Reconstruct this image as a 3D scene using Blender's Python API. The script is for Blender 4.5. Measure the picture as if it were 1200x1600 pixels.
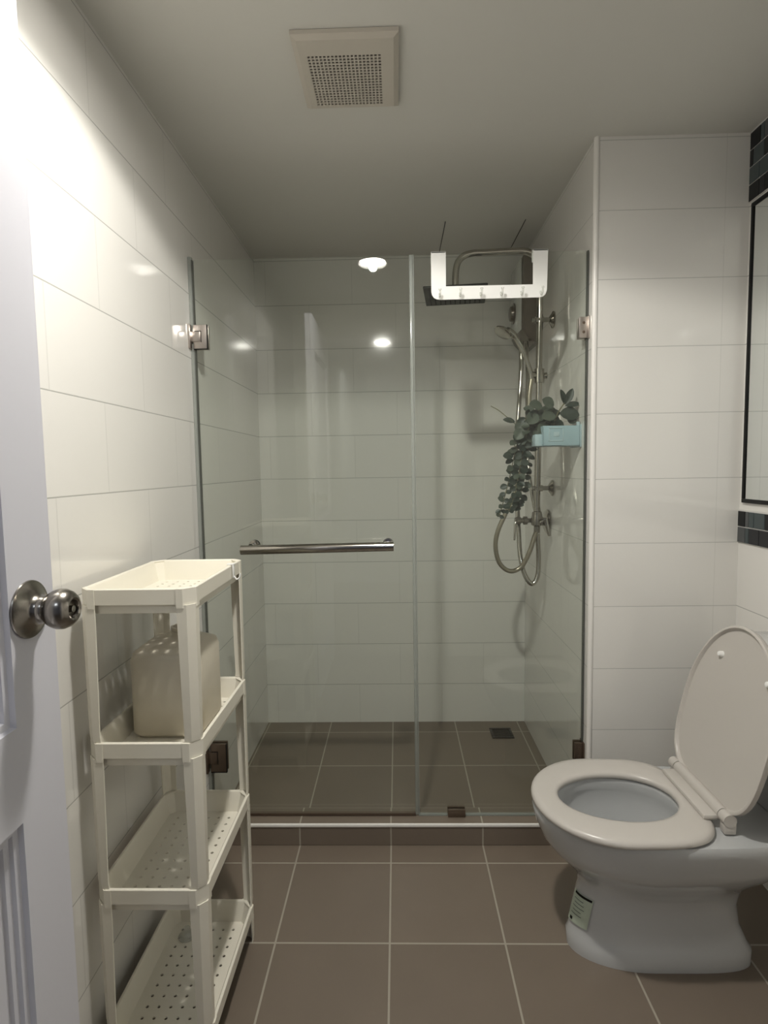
import bpy, bmesh, math, random
from mathutils import Vector, Matrix
from math import pi, sin, cos, radians as R
random.seed(4)
for o in list(bpy.data.objects): bpy.data.objects.remove(o)
S = bpy.context.scene
C = S.collection

# ------------------------------------------------------------------ camera
cam_d = bpy.data.cameras.new('camera'); cam = bpy.data.objects.new('camera', cam_d); C.objects.link(cam)
cr = Vector((0.99962615, 0.02244933, -0.0156076)); cf = Vector((-0.0236038, 0.99665736, -0.0782111)); cu = Vector((0.01379964, 0.07855026, 0.99681464))
M = Matrix((cr, cu, -cf)).transposed().to_4x4(); M.translation = Vector((0.03525581, -1.76506081, 1.2368055))
cam.matrix_world = M
cam_d.sensor_fit = 'AUTO'; cam_d.sensor_width = 36; cam_d.lens = 883.594 / 1600 * 36
cam_d.clip_start = 0.02; cam_d.clip_end = 50
S.camera = cam

# ------------------------------------------------------------------ view + world
S.view_settings.view_transform = 'Standard'; S.view_settings.look = 'None'
S.view_settings.exposure = 0.42; S.view_settings.gamma = 1.0; S.view_settings.use_curve_mapping = False
W = bpy.data.worlds.new('world'); S.world = W; W.use_nodes = True
W.node_tree.nodes['Background'].inputs[0].default_value = (0.6, 0.7, 0.8, 1)
W.node_tree.nodes['Background'].inputs[1].default_value = 0.02
SPOT = 20.0          # watts of the downlight's beam
DOWNLIGHT = 245.0      # emission strength of the bathroom downlight lens
HALL_FILL = 17.0            # emission strength of the fill lamp added in the hall

# ------------------------------------------------------------------ materials
MT = {}
def principled(name, col, rough=0.5, metal=0.0, spec=0.5, coat=0.0, trans=0.0, ior=1.5, noise=0.0, nscale=8.0, sss=0.0, bump=0.0):
    m = bpy.data.materials.new(name); m.use_nodes = True
    b = m.node_tree.nodes['Principled BSDF']; nt = m.node_tree
    b.inputs['Base Color'].default_value = (*col, 1); b.inputs['Roughness'].default_value = rough
    b.inputs['Metallic'].default_value = metal; b.inputs['Specular IOR Level'].default_value = spec
    b.inputs['Coat Weight'].default_value = coat; b.inputs['Transmission Weight'].default_value = trans
    b.inputs['IOR'].default_value = ior; b.inputs['Coat Roughness'].default_value = 0.06
    if noise or bump:
        tc = nt.nodes.new('ShaderNodeTexCoord'); n = nt.nodes.new('ShaderNodeTexNoise'); n.inputs['Scale'].default_value = nscale
        n.inputs['Detail'].default_value = 4
        nt.links.new(tc.outputs['Object'], n.inputs['Vector'])
        if noise:
            r = nt.nodes.new('ShaderNodeMapRange'); r.inputs['To Min'].default_value = 1 - noise; r.inputs['To Max'].default_value = 1 + noise
            nt.links.new(n.outputs['Fac'], r.inputs['Value'])
            mx = nt.nodes.new('ShaderNodeVectorMath'); mx.operation = 'SCALE'; mx.inputs[0].default_value = col
            nt.links.new(r.outputs[0], mx.inputs['Scale']); nt.links.new(mx.outputs[0], b.inputs['Base Color'])
        if bump:
            bp = nt.nodes.new('ShaderNodeBump'); bp.inputs['Strength'].default_value = bump; bp.inputs['Distance'].default_value = 0.002
            nt.links.new(n.outputs['Fac'], bp.inputs['Height']); nt.links.new(bp.outputs[0], b.inputs['Normal'])
    MT[name] = m
    return m

def tile_mat(name, col, grout, w, h, offx, offz, stagger, mortar, rough, coat=0.0, flat=False, var=0.0, vfac=1.0):
    """glazed tiles laid in world metres; u runs along the wall, v up it (or u,v = x,y for floors)"""
    m = bpy.data.materials.new(name); m.use_nodes = True; nt = m.node_tree; L = nt.links
    b = nt.nodes['Principled BSDF']
    tc = nt.nodes.new('ShaderNodeTexCoord'); sp = nt.nodes.new('ShaderNodeSeparateXYZ'); L.new(tc.outputs['Object'], sp.inputs[0])
    cb = nt.nodes.new('ShaderNodeCombineXYZ')
    def math_(op, a, bb):
        n = nt.nodes.new('ShaderNodeMath'); n.operation = op
        for i, v in enumerate((a, bb)):
            if v is None: continue
            if isinstance(v, (int, float)): n.inputs[i].default_value = v
            else: L.new(v, n.inputs[i])
        return n.outputs[0]
    if flat:
        g = nt.nodes.new('ShaderNodeNewGeometry'); sn = nt.nodes.new('ShaderNodeSeparateXYZ'); L.new(g.outputs['Normal'], sn.inputs[0])
        up = math_('GREATER_THAN', math_('ABSOLUTE', sn.outputs[2], None), 0.5)
        v = math_('ADD', math_('MULTIPLY', sp.outputs[1], up), math_('MULTIPLY', math_('ADD', math_('MULTIPLY', up, -1.0), 1.0), offz + 0.15))
        L.new(math_('SUBTRACT', sp.outputs[0], offx), cb.inputs[0]); L.new(math_('SUBTRACT', v, offz), cb.inputs[1])
    else:
        g = nt.nodes.new('ShaderNodeNewGeometry'); sn = nt.nodes.new('ShaderNodeSeparateXYZ'); L.new(g.outputs['Normal'], sn.inputs[0])
        fx = math_('GREATER_THAN', math_('ABSOLUTE', sn.outputs[0], None), 0.5)
        u = math_('ADD', math_('MULTIPLY', sp.outputs[1], fx), math_('MULTIPLY', sp.outputs[0], math_('SUBTRACT', 1.0, fx)))
        L.new(math_('SUBTRACT', u, offx), cb.inputs[0]); L.new(math_('SUBTRACT', sp.outputs[2], offz), cb.inputs[1])
    br = nt.nodes.new('ShaderNodeTexBrick'); L.new(cb.outputs[0], br.inputs['Vector'])
    br.offset = stagger; br.squash = 1.0; br.offset_frequency = 2
    br.inputs['Scale'].default_value = 1.0; br.inputs['Brick Width'].default_value = w; br.inputs['Row Height'].default_value = h
    br.inputs['Mortar Size'].default_value = mortar; br.inputs['Mortar Smooth'].default_value = 0.2; br.inputs['Bias'].default_value = 0.0
    c2 = tuple(c * (1 - var) for c in col)
    br.inputs['Color1'].default_value = (*col, 1); br.inputs['Color2'].default_value = (*c2, 1); br.inputs['Mortar'].default_value = (*grout, 1)
    n = nt.nodes.new('ShaderNodeTexNoise'); n.inputs['Scale'].default_value = 5; n.inputs['Detail'].default_value = 6; L.new(tc.outputs['Object'], n.inputs['Vector'])
    mr = nt.nodes.new('ShaderNodeMapRange'); mr.inputs['To Min'].default_value = 1 - var; mr.inputs['To Max'].default_value = 1 + var; L.new(n.outputs['Fac'], mr.inputs['Value'])
    vm = nt.nodes.new('ShaderNodeVectorMath'); vm.operation = 'SCALE'; L.new(br.outputs['Color'], vm.inputs[0]); L.new(mr.outputs[0], vm.inputs['Scale'])
    colout = vm.outputs[0]
    if not flat:
        fr = math_('FRACT', math_('DIVIDE', math_('SUBTRACT', sp.outputs[2], offz), h), None)
        dd = math_('MULTIPLY', math_('SUBTRACT', 0.5, math_('ABSOLUTE', math_('SUBTRACT', fr, 0.5), None)), h)
        ln = math_('LESS_THAN', dd, mortar * 0.75)
        mm = nt.nodes.new('ShaderNodeMix'); mm.data_type = 'RGBA'; L.new(ln, mm.inputs[0]); L.new(colout, mm.inputs[6]); mm.inputs[7].default_value = (*grout, 1)
        colout = mm.outputs[2]
        br.inputs['Mortar'].default_value = (*[c * .75 + g_ * .25 for c, g_ in zip(col, grout)], 1)
    L.new(colout, b.inputs['Base Color'])
    b.inputs['Roughness'].default_value = rough; b.inputs['Coat Weight'].default_value = coat; b.inputs['Coat Roughness'].default_value = 0.025
    bmp = nt.nodes.new('ShaderNodeBump'); bmp.inputs['Strength'].default_value = 0.35; bmp.inputs['Distance'].default_value = 0.001; bmp.invert = True
    n2 = nt.nodes.new('ShaderNodeTexNoise'); n2.inputs['Scale'].default_value = 9; n2.inputs['Detail'].default_value = 1; L.new(tc.outputs['Object'], n2.inputs['Vector'])
    L.new(math_('ADD', br.outputs['Fac'], math_('MULTIPLY', n2.outputs['Fac'], 0.0 if flat else 0.12)), bmp.inputs['Height']); L.new(bmp.outputs[0], b.inputs['Normal'])
    MT[name] = m
    return m

def glass_mat(name, tint, refl_rough=0.0, milk=0.0, milkcol=(0.80, 0.82, 0.78)):
    m = bpy.data.materials.new(name); m.use_nodes = True; nt = m.node_tree; L = nt.links
    nt.nodes.remove(nt.nodes['Principled BSDF'])
    out = nt.nodes['Material Output']
    t = nt.nodes.new('ShaderNodeBsdfTransparent'); t.inputs[0].default_value = (*tint, 1)
    g = nt.nodes.new('ShaderNodeBsdfGlossy'); g.inputs['Roughness'].default_value = refl_rough
    f = nt.nodes.new('ShaderNodeFresnel'); ge = nt.nodes.new('ShaderNodeNewGeometry'); mi = nt.nodes.new('ShaderNodeMapRange')
    mi.inputs['To Min'].default_value = 1.5; mi.inputs['To Max'].default_value = 1 / 1.5      # same reflectance on the exit face
    L.new(ge.outputs['Backfacing'], mi.inputs['Value']); L.new(mi.outputs[0], f.inputs['IOR'])
    mx = nt.nodes.new('ShaderNodeMixShader'); L.new(f.outputs[0], mx.inputs[0]); L.new(t.outputs[0], mx.inputs[1]); L.new(g.outputs[0], mx.inputs[2])
    src = mx
    if milk:
        d = nt.nodes.new('ShaderNodeBsdfDiffuse'); d.inputs[0].default_value = (*milkcol, 1)
        m2 = nt.nodes.new('ShaderNodeMixShader'); m2.inputs[0].default_value = milk
        L.new(mx.outputs[0], m2.inputs[1]); L.new(d.outputs[0], m2.inputs[2]); src = m2
    L.new(src.outputs[0], out.inputs['Surface'])
    MT[name] = m
    return m

def emit_mat(name, col, s):
    m = bpy.data.materials.new(name); m.use_nodes = True; nt = m.node_tree
    b = nt.nodes['Principled BSDF']; b.inputs['Base Color'].default_value = (*col, 1)
    b.inputs['Emission Color'].default_value = (*col, 1); b.inputs['Emission Strength'].default_value = s
    MT[name] = m
    return m

WT = (0.80, 0.785, 0.745); GR = (0.46, 0.46, 0.43)
tile_mat('wall_tile', WT, GR, 0.4, 0.2, 0.04, -0.01, 0.5, 0.0016, 0.09, 0.5, var=0.015)
tile_mat('wall_tile_left', WT, GR, 0.4, 0.2, -0.31 + 0.0, -0.01, 0.5, 0.0016, 0.09, 0.5, var=0.015)
tile_mat('wall_tile_alcove', WT, GR, 0.4, 0.2, 1.02, -0.01, 0.0, 0.0010, 0.09, 0.5, var=0.015)
FT = (0.190, 0.153, 0.118); FG = (0.36, 0.33, 0.27)
tile_mat('floor_tile', FT, FG, 0.3, 0.3, 0.0, -0.0834, 0.0, 0.0028, 0.42, 0.0, flat=True, var=0.10)
tile_mat('shower_floor_tile', FT, FG, 0.3, 0.3, 0.0, 0.198, 0.0, 0.0028, 0.42, 0.0, flat=True, var=0.10)
principled('paint', (0.70, 0.70, 0.68), 0.6, noise=0.02)
principled('ceiling_paint', (0.69, 0.68, 0.63), 0.55, noise=0.03, nscale=2)
principled('door_paint', (0.66, 0.66, 0.71), 0.38, noise=0.01)
principled('porcelain', (0.50, 0.51, 0.51), 0.10, coat=0.6)
principled('seat_plastic', (0.55, 0.52, 0.48), 0.28)
principled('rack_plastic', (0.80, 0.765, 0.66), 0.36, noise=0.02)
principled('canister_plastic', (0.66, 0.61, 0.50), 0.30, noise=0.05, nscale=14)
principled('white_plastic', (0.86, 0.86, 0.83), 0.30)
principled('trim_white', (0.82, 0.80, 0.76), 0.28)
principled('fan_plastic', (0.58, 0.54, 0.47), 0.4, noise=0.03)
principled('dark_hole', (0.03, 0.02, 0.015), 0.8)
principled('chrome', (0.42, 0.40, 0.36), 0.14, metal=1.0)
principled('satin_steel', (0.30, 0.28, 0.25), 0.24, metal=1.0, bump=0.1, nscale=60)
principled('bright_steel', (0.55, 0.50, 0.46), 0.32, metal=1.0)
principled('bronze', (0.16, 0.12, 0.09), 0.35, metal=0.7)
principled('black', (0.006, 0.006, 0.006), 0.5, spec=0.2)
principled('dark_gasket', (0.085, 0.09, 0.078), 0.45)
principled('head_metal', (0.022, 0.022, 0.018), 0.45, metal=0.3)
principled('heater_side', (0.23, 0.20, 0.17), 0.22, metal=0.8)
principled('heater_front', (0.62, 0.63, 0.60), 0.2, coat=0.5)
principled('mirror_silver', (0.88, 0.91, 0.90), 0.01, metal=1.0)
principled('leaf', (0.022, 0.036, 0.026), 0.45, noise=0.35, nscale=30)
principled('leaf_pale', (0.062, 0.080, 0.058), 0.5, noise=0.25, nscale=30)
principled('stem', (0.16, 0.15, 0.08), 0.6)
principled('blue_plastic', (0.34, 0.47, 0.52), 0.25)
principled('blue_plastic_pale', (0.44, 0.56, 0.60), 0.25)
principled('drain_metal', (0.05, 0.045, 0.04), 0.4, metal=0.5)
principled('grout_white', (0.66, 0.65, 0.62), 0.6)
principled('mosaic_black', (0.006, 0.007, 0.008), 0.3, spec=0.3)
principled('mosaic_teal', (0.062, 0.080, 0.082), 0.3, spec=0.3)
principled('mosaic_grey', (0.085, 0.09, 0.092), 0.3, spec=0.3)
principled('mosaic_dark', (0.02, 0.021, 0.024), 0.3, spec=0.3)
principled('sticker_paper', (0.46, 0.52, 0.42), 0.5, noise=0.15, nscale=60)
principled('hose', (0.36, 0.33, 0.26), 0.30, metal=0.9)
principled('hall_paint', (0.55, 0.56, 0.62), 0.6)
glass_mat('glass', (0.972, 0.988, 0.970))
glass_mat('seal', (0.80, 0.82, 0.79), 0.12, milk=0.40, milkcol=(0.50, 0.53, 0.50))
glass_mat('clear_plastic', (0.9, 0.9, 0.88), 0.15, milk=0.25)
emit_mat('lamp_lens', (1.0, 0.965, 0.90), DOWNLIGHT)
emit_mat('hall_fill_lens', (0.80, 0.88, 1.0), HALL_FILL)

# ------------------------------------------------------------------ mesh helpers
def root_loc(o):
    v = Vector((0, 0, 0))
    while o is not None: v += o.location; o = o.parent
    return v
def obj(name, bm, mats, parent=None, smooth=True, ang=35, origin=None, label=None):
    """link bm (built in world coordinates) as one mesh object"""
    base = root_loc(parent) if parent else Vector(origin or (0, 0, 0))
    bmesh.ops.remove_doubles(bm, verts=bm.verts, dist=1e-6)
    bmesh.ops.recalc_face_normals(bm, faces=bm.faces)
    bmesh.ops.translate(bm, verts=bm.verts, vec=-base)
    me = bpy.data.meshes.new(name); bm.to_mesh(me); bm.free()
    o = bpy.data.objects.new(name, me); C.objects.link(o)
    if parent: o.parent = parent
    else: o.location = base
    if not isinstance(mats, (list, tuple)): mats = [mats]
    for m in mats: me.materials.append(MT[m])
    if smooth:
        for p in me.polygons: p.use_smooth = True
        me.set_sharp_from_angle(angle=R(ang))
    if label: o['label'] = label
    return o
def thing(name, label, cat, loc, group=None):
    o = bpy.data.objects.new(name, None); C.objects.link(o); o.location = loc; o.empty_display_size = 0.05
    o['label'] = label; o['category'] = cat
    if group: o['group'] = group
    return o
def tag(o, label, cat, group=None):
    o['label'] = label; o['category'] = cat
    if group: o['group'] = group
    return o
def struct(name, bm, m, smooth=False):
    o = obj(name, bm, m, smooth=smooth); o['kind'] = 'structure'; return o
def NB(): return bmesh.new()
def merge(dst, src):
    me = bpy.data.meshes.new('tmp'); src.to_mesh(me); src.free(); dst.from_mesh(me); bpy.data.meshes.remove(me); return dst
def box(bm, a, b, bev=0.0, seg=2, mi=0):
    t = bmesh.new(); bmesh.ops.create_cube(t, size=1)
    a = Vector(a); b = Vector(b); c = (a + b) / 2; s = b - a
    for v in t.verts: v.co = Vector((v.co.x * s.x, v.co.y * s.y, v.co.z * s.z)) + c
    if bev: bmesh.ops.bevel(t, geom=t.edges[:], offset=bev, segments=seg, profile=0.5, affect='EDGES', clamp_overlap=True)
    for f in t.faces: f.material_index = mi
    return merge(bm, t)
def tube(bm, pts, r, n=14, cap=True, mi=0):
    pts = [Vector(p) for p in pts]; rs = r if isinstance(r, (list, tuple)) else [r] * len(pts)
    t = (pts[1] - pts[0]).normalized(); a = t.orthogonal().normalized(); rings = []
    for i, p in enumerate(pts):
        tt = (pts[min(i + 1, len(pts) - 1)] - pts[max(i - 1, 0)]).normalized()
        a = (a - tt * a.dot(tt)).normalized(); b = tt.cross(a)
        rings.append([bm.verts.new(p + (a * cos(2 * pi * k / n) + b * sin(2 * pi * k / n)) * rs[i]) for k in range(n)])
    for i in range(len(rings) - 1):
        for k in range(n):
            f = bm.faces.new((rings[i][k], rings[i][(k + 1) % n], rings[i + 1][(k + 1) % n], rings[i + 1][k])); f.material_index = mi
    if cap:
        f = bm.faces.new(rings[0][::-1]); f.material_index = mi
        f = bm.faces.new(rings[-1]); f.material_index = mi
    return bm
def smooth_path(pts, k=8):
    P = [Vector(p) for p in pts]; P = [P[0] * 2 - P[1]] + P + [P[-1] * 2 - P[-2]]; out = []
    for i in range(1, len(P) - 2):
        for j in range(k):
            t = j / k; a, b, c, d = P[i - 1:i + 3]
            out.append(0.5 * ((2 * b) + (c - a) * t + (2 * a - 5 * b + 4 * c - d) * t * t + (3 * b - a - 3 * c + d) * t ** 3))
    out.append(P[-2]); return out
def lathe(bm, base, axis, prof, n=32, mi=0):
    """prof: (distance along axis, radius)"""
    axis = Vector(axis).normalized(); base = Vector(base); a = axis.orthogonal().normalized(); b = axis.cross(a); rings = []
    for h, r in prof:
        if r < 1e-6: rings.append([bm.verts.new(base + axis * h)])
        else: rings.append([bm.verts.new(base + axis * h + (a * cos(2 * pi * k / n) + b * sin(2 * pi * k / n)) * r) for k in range(n)])
    for i in range(len(rings) - 1):
        A, B = rings[i], rings[i + 1]
        for k in range(n):
            q = [A[k % len(A)], A[(k + 1) % len(A)], B[(k + 1) % len(B)], B[k % len(B)]]; u = []
            for v in q:
                if v not in u: u.append(v)
            if len(u) >= 3: f = bm.faces.new(u); f.material_index = mi
    return bm
def loft(bm, rings, close_bottom=True, close_top=True, mi=0):
    V = [[bm.verts.new(p) for p in r] for r in rings]; n = len(V[0])
    for i in range(len(V) - 1):
        for k in range(n):
            f = bm.faces.new((V[i][k], V[i][(k + 1) % n], V[i + 1][(k + 1) % n], V[i + 1][k])); f.material_index = mi
    if close_bottom: bm.faces.new(V[0][::-1])
    if close_top: bm.faces.new(V[-1])
    return bm
def prism(bm, poly, z0, z1, mi=0):
    return loft(bm, [[(x, y, z0) for x, y in poly], [(x, y, z1) for x, y in poly]], mi=mi)

# ------------------------------------------------------------------ room shell
XL, XS, XR, YB, ZC, YD = -0.6103, 0.6366, 1.0911, 0.9054, 2.2, -1.84
struct('floor', box(NB(), (XL - .1, YD, -0.06), (XR + .1, 0.05, 0)), 'floor_tile')
struct('floor', box(NB(), (XL - .1, 0.05, -0.06), (XS + .1, YB + .1, 0)), 'shower_floor_tile')
struct('wall_left', box(NB(), (XL - .1, YD, 0), (XL, YB + .1, ZC)), 'wall_tile_left')
struct('wall_back', box(NB(), (XL, YB, 0), (XS, YB + .1, ZC)), 'wall_tile')
struct('wall_shower', box(NB(), (XS, 0, 0), (XR + .1, YB + .1, ZC)), 'wall_tile_alcove')
struct('wall_right', box(NB(), (XR, YD, 0), (XR + .1, 0, ZC)), 'wall_tile')
# wall with the doorway, behind the camera
bm = NB(); box(bm, (XL, YD, 0), (-0.44, YD + .08, ZC)); box(bm, (0.36, YD, 0), (XR, YD + .08, ZC)); box(bm, (-0.44, YD, 2.06), (0.36, YD + .08, ZC))
struct('wall_front', bm, 'wall_tile')
bm = NB()
box(bm, (-0.44, YD - .06, 0), (-0.428, YD + .09, 2.06), .002); box(bm, (0.348, YD - .06, 0), (0.36, YD + .09, 2.06), .002); box(bm, (-0.428, YD - .06, 2.048), (0.348, YD + .09, 2.06), .002)
struct('trim_1', bm, 'door_paint')
# ceiling with a hole for the downlight and one for the fan's throat
LX, LY, LR = -0.065, -0.885, 0.066
bm = NB()
n = 32
def ceil_piece(x0, y0, x1, y1): box(bm, (x0, y0, ZC), (x1, y1, ZC + 0.02))
h = 0.075
ceil_piece(XL - .1, YD, XR + .1, LY - h); ceil_piece(XL - .1, LY + h, XR + .1, YB + .1)
ceil_piece(XL - .1, LY - h, LX - h, LY + h); ceil_piece(LX + h, LY - h, XR + .1, LY + h)
sq = []
for k in range(n):
    a = 2 * pi * k / n; c_, s_ = cos(a), sin(a); m_ = max(abs(c_), abs(s_)); sq.append((LX + h * c_ / m_, LY + h * s_ / m_))
o_ = [bm.verts.new((x, y, ZC)) for x, y in sq]; i_ = [bm.verts.new((LX + LR * cos(2 * pi * k / n), LY + LR * sin(2 * pi * k / n), ZC)) for k in range(n)]
for k in range(n): bm.faces.new((o_[k], o_[(k + 1) % n], i_[(k + 1) % n], i_[k]))
struct('ceiling', bm, 'ceiling_paint')
# board joints in the ceiling over the shower
bm = NB()
box(bm, (0.2390, 0.55, ZC - .0012), (0.2415, 0.904, ZC - .0002), 0, mi=1); box(bm, (0.5535, 0.55, ZC - .0012), (0.5560, 0.904, ZC - .0002), 0, mi=1)
o = obj('trim_2', bm, ['ceiling_paint', 'black'], smooth=False); o['kind'] = 'structure'

# curb of the shower, white edge strip, corner beads
struct('trim_3', box(NB(), (XL, 0, 0), (XS, 0.094, 0.072), .002), 'shower_floor_tile')
struct('trim_4', box(NB(), (XL, -0.004, 0.0635), (XS, 0.005, 0.0745), .003), 'trim_white')
bm = NB(); lathe(bm, (XS + .0045, .0035, 0), (0, 0, 1), [(0, 0), (0, .0085), (ZC - .0, .0085), (ZC, 0)], 24)
struct('trim_5', bm, 'trim_white', smooth=True)

# hall beyond the doorway (seen only as reflections in the glass)
HY = -4.2
struct('floor', box(NB(), (-1.6, HY, -0.06), (1.6, YD, 0)), 'floor_tile')
struct('wall_hall', box(NB(), (-1.7, HY - .1, 0), (1.7, HY, 2.5)), 'hall_paint')
struct('wall_hall_left', box(NB(), (-1.7, HY, 0), (-1.6, YD, 2.5)), 'hall_paint')
struct('wall_hall_right', box(NB(), (1.6, HY, 0), (1.7, YD, 2.5)), 'hall_paint')
bm = NB(); box(bm, (-1.6, YD - .05, 0), (-0.44, YD, 2.5)); box(bm, (0.36, YD - .05, 0), (1.6, YD, 2.5)); box(bm, (-0.44, YD - .05, 2.06), (0.36, YD, 2.5))
struct('wall_hall_front', bm, 'hall_paint')
struct('ceiling_hall', box(NB(), (-1.7, HY - .1, 2.5), (1.7, YD, 2.55)), 'hall_paint')
t = thing('hall_fill_lamp', 'round white fill lamp added in the unseen hall behind the doorway', 'lamp', (0.0, -3.0, 2.46))  # unseen lamp, added to send fill light in through the doorway
lathe(b0 := NB(), (0, -3.0, 2.5), (0, 0, -1), [(0, 0), (0, .19), (.03, .19), (.03, .17), (.03, 0)], 40); obj('fill_lamp_base', b0, 'white_plastic', t)
lathe(b0 := NB(), (0, -3.0, 2.47), (0, 0, -1), [(0, 0), (0, .165), (.02, .155), (.035, .12), (.045, .06), (.048, 0)], 40); obj('fill_lamp_shade', b0, 'hall_fill_lens', t)

# mosaic borders on the right wall
def mosaic(name, z0, rows, rh):
    bm = NB(); box(bm, (XR - .0035, YD + .1, z0), (XR - .0002, 0, z0 + rows * rh + .004), mi=0)
    pat = {0: [(.046, 1), (.014, 2), (.040, 2), (.014, 3), (.044, 1)], 1: [(.022, 3), (.014, 1), (.014, 2), (.046, 1), (.02, 2)]}
    rnd = random.Random(11 + rows)
    for r in range(rows):
        y = -0.003; i = 0
        while y > YD + .16:
            if rows == 4 and r in (3, 1) and i == 0: w, m_ = (.045, 1 if r == 3 else 2)
            elif rows == 2 and r == 1 and i == 0: w, m_ = (.034, 1)
            elif rows == 2 and r == 0 and i == 0: w, m_ = (.036, 3)
            else:
                w = rnd.choice([.046, .046, .014, .014, .022]); m_ = rnd.choice([1, 1, 2, 2, 3, 4])
            box(bm, (XR - .006, y - w, z0 + r * rh + .002), (XR - .003, y, z0 + (r + 1) * rh - .001), .0006, 1, mi=m_)
            y -= w + .003; i += 1
    o = obj(name, bm, ['grout_white', 'mosaic_black', 'mosaic_teal', 'mosaic_grey', 'mosaic_dark'], smooth=False); o['kind'] = 'structure'
mosaic('trim_6', 2.0, 4, .049)
mosaic('trim_7', 0.99, 2, .049)

# ------------------------------------------------------------------ room door, open against the left wall
DX, DE = -0.39, -1.088
def door():
    y1, y0, z0, z1 = DE, DE - .70, 0.008, 2.03
    bm = NB()
    ys = [y0, y0 + .085, y1 - .080, y1]; zs = [z0, .20, .845, .955, 1.86, z1]
    openings = {(1, 1), (1, 3)}
    for i in range(3):
        for j in range(5):
            if (i, j) in openings:
                a0, a1, b0_, b1_ = ys[i], ys[i + 1], zs[j], zs[j + 1]
                prof = [(0, 0), (.0015, .006), (.009, .007), (.0105, .011), (.018, .012), (.0195, .016), (.034, .016), (.046, .007), (.056, .005)]
                prev = None
                for ins, dep in prof:
                    ring = [bm.verts.new((DX - dep, y, z)) for y, z in ((a0 + ins, b0_ + ins), (a1 - ins, b0_ + ins), (a1 - ins, b1_ - ins), (a0 + ins, b1_ - ins))]
                    if prev:
                        for k in range(4): bm.faces.new((prev[k], prev[(k + 1) % 4], ring[(k + 1) % 4], ring[k]))
                    prev = ring
                bm.faces.new(prev)
            else:
                bm.faces.new([bm.verts.new((DX, y, z)) for y, z in ((ys[i], zs[j]), (ys[i + 1], zs[j]), (ys[i + 1], zs[j + 1]), (ys[i], zs[j + 1]))])
    X2 = DX - .036
    c = [(y0, z0), (y1, z0), (y1, z1), (y0, z1)]
    bm.faces.new([bm.verts.new((X2, y, z)) for y, z in c])
    for k in range(4):
        (ya, za), (yb, zb) = c[k], c[(k + 1) % 4]
        bm.faces.new([bm.verts.new(p) for p in ((DX, ya, za), (DX, yb, zb), (X2, yb, zb), (X2, ya, za))])
    d = obj('door_1', bm, 'door_paint', smooth=False, origin=(DX, y0, z0)); d['kind'] = 'structure'
    ky, kz = -1.135, 1.081
    k = obj('door_knob', lathe(NB(), (DX, ky, kz), (1, 0, 0), [(0.010, .0), (0.010, .0135), (.0165, .0135), (.017, .0160), (.0195, .0160), (.022, .0150), (.025, .0180), (.030, .0213), (.036, .0232), (.042, .0230), (.048, .0205), (.0525, .0165), (.054, .0130), (.0525, .0105), (.048, .0095), (.0475, 0)], 48), 'satin_steel', d, label='brushed steel door knob')
    obj('knob_rose', lathe(NB(), (DX, ky, kz), (1, 0, 0), [(0, 0), (0, .0325), (.0015, .0335), (.003, .0330), (.0035, .0300), (.010, .0190), (.012, .0165), (.016, .0150), (.016, 0)], 48), 'satin_steel', k)
    obj('lock_button', lathe(NB(), (DX, ky, kz), (1, 0, 0), [(.047, 0), (.047, .004), (.0525, .0038), (.053, 0)], 24), 'chrome', k)
    for zc in (.25, 1.75): obj('hinge', tube(NB(), [(DX + .004, y0 - .004, zc - .045), (DX + .004, y0 - .004, zc + .045)], .006), 'chrome', d)
    obj('latch_plate', box(NB(), (DX - .029, DE - .001, kz - .028), (DX - .007, DE + .001, kz + .028), .0005), 'chrome', d)
door()

# ------------------------------------------------------------------ ceiling fan grille and downlight
def fan():
    x0, x1, y0, y1 = -0.188, 0.053, -0.448, -0.190
    t = thing('ceiling_exhaust_fan', 'square cream plastic exhaust fan cover on the ceiling', 'exhaust fan', ((x0 + x1) / 2, (y0 + y1) / 2, ZC))
    gx0, gx1, gy0, gy1 = x0 + .028, x1 - .040, y0 + .060, y1 - .018
    bm = NB()
    outer0 = [(x0, y0, ZC - .001), (x1, y0, ZC - .001), (x1, y1, ZC - .001), (x0, y1, ZC - .001)]
    outer1 = [(x0, y0, ZC - .010), (x1, y0, ZC - .010), (x1, y1, ZC - .010), (x0, y1, ZC - .010)]
    mid = [(x0 + .012, y0 + .012, ZC - .016), (x1 - .012, y0 + .012, ZC - .016), (x1 - .012, y1 - .008, ZC - .016), (x0 + .012, y1 - .008, ZC - .016)]
    inn = [(gx0, gy0, ZC - .016), (gx1, gy0, ZC - .016), (gx1, gy1, ZC - .016), (gx0, gy1, ZC - .016)]
    inn2 = [(gx0, gy0, ZC - .008), (gx1, gy0, ZC - .008), (gx1, gy1, ZC - .008), (gx0, gy1, ZC - .008)]
    loft(bm, [outer0, outer1, mid, inn, inn2], False, False)
    obj('cover_frame', bm, 'fan_plastic', t, smooth=False)
    bm = NB(); nx, ny = 19, 18; px, py = (gx1 - gx0) / nx, (gy1 - gy0) / ny; w = .0017
    for i in range(nx + 1): box(bm, (gx0 + i * px - w, gy0, ZC - .0155), (gx0 + i * px + w, gy1, ZC - .013))
    for j in range(ny + 1): box(bm, (gx0, gy0 + j * py - w, ZC - .0156), (gx1, gy0 + j * py + w, ZC - .0129))
    obj('grille', bm, 'fan_plastic', t, smooth=False)
    obj('throat', box(NB(), (gx0 - .002, gy0 - .002, ZC - .004), (gx1 + .002, gy1 + .002, ZC - .001)), 'dark_hole', t, smooth=False)
fan()
t = thing('recessed_downlight', 'round recessed downlight glowing in the ceiling', 'ceiling light', (LX, LY, ZC))
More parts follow.
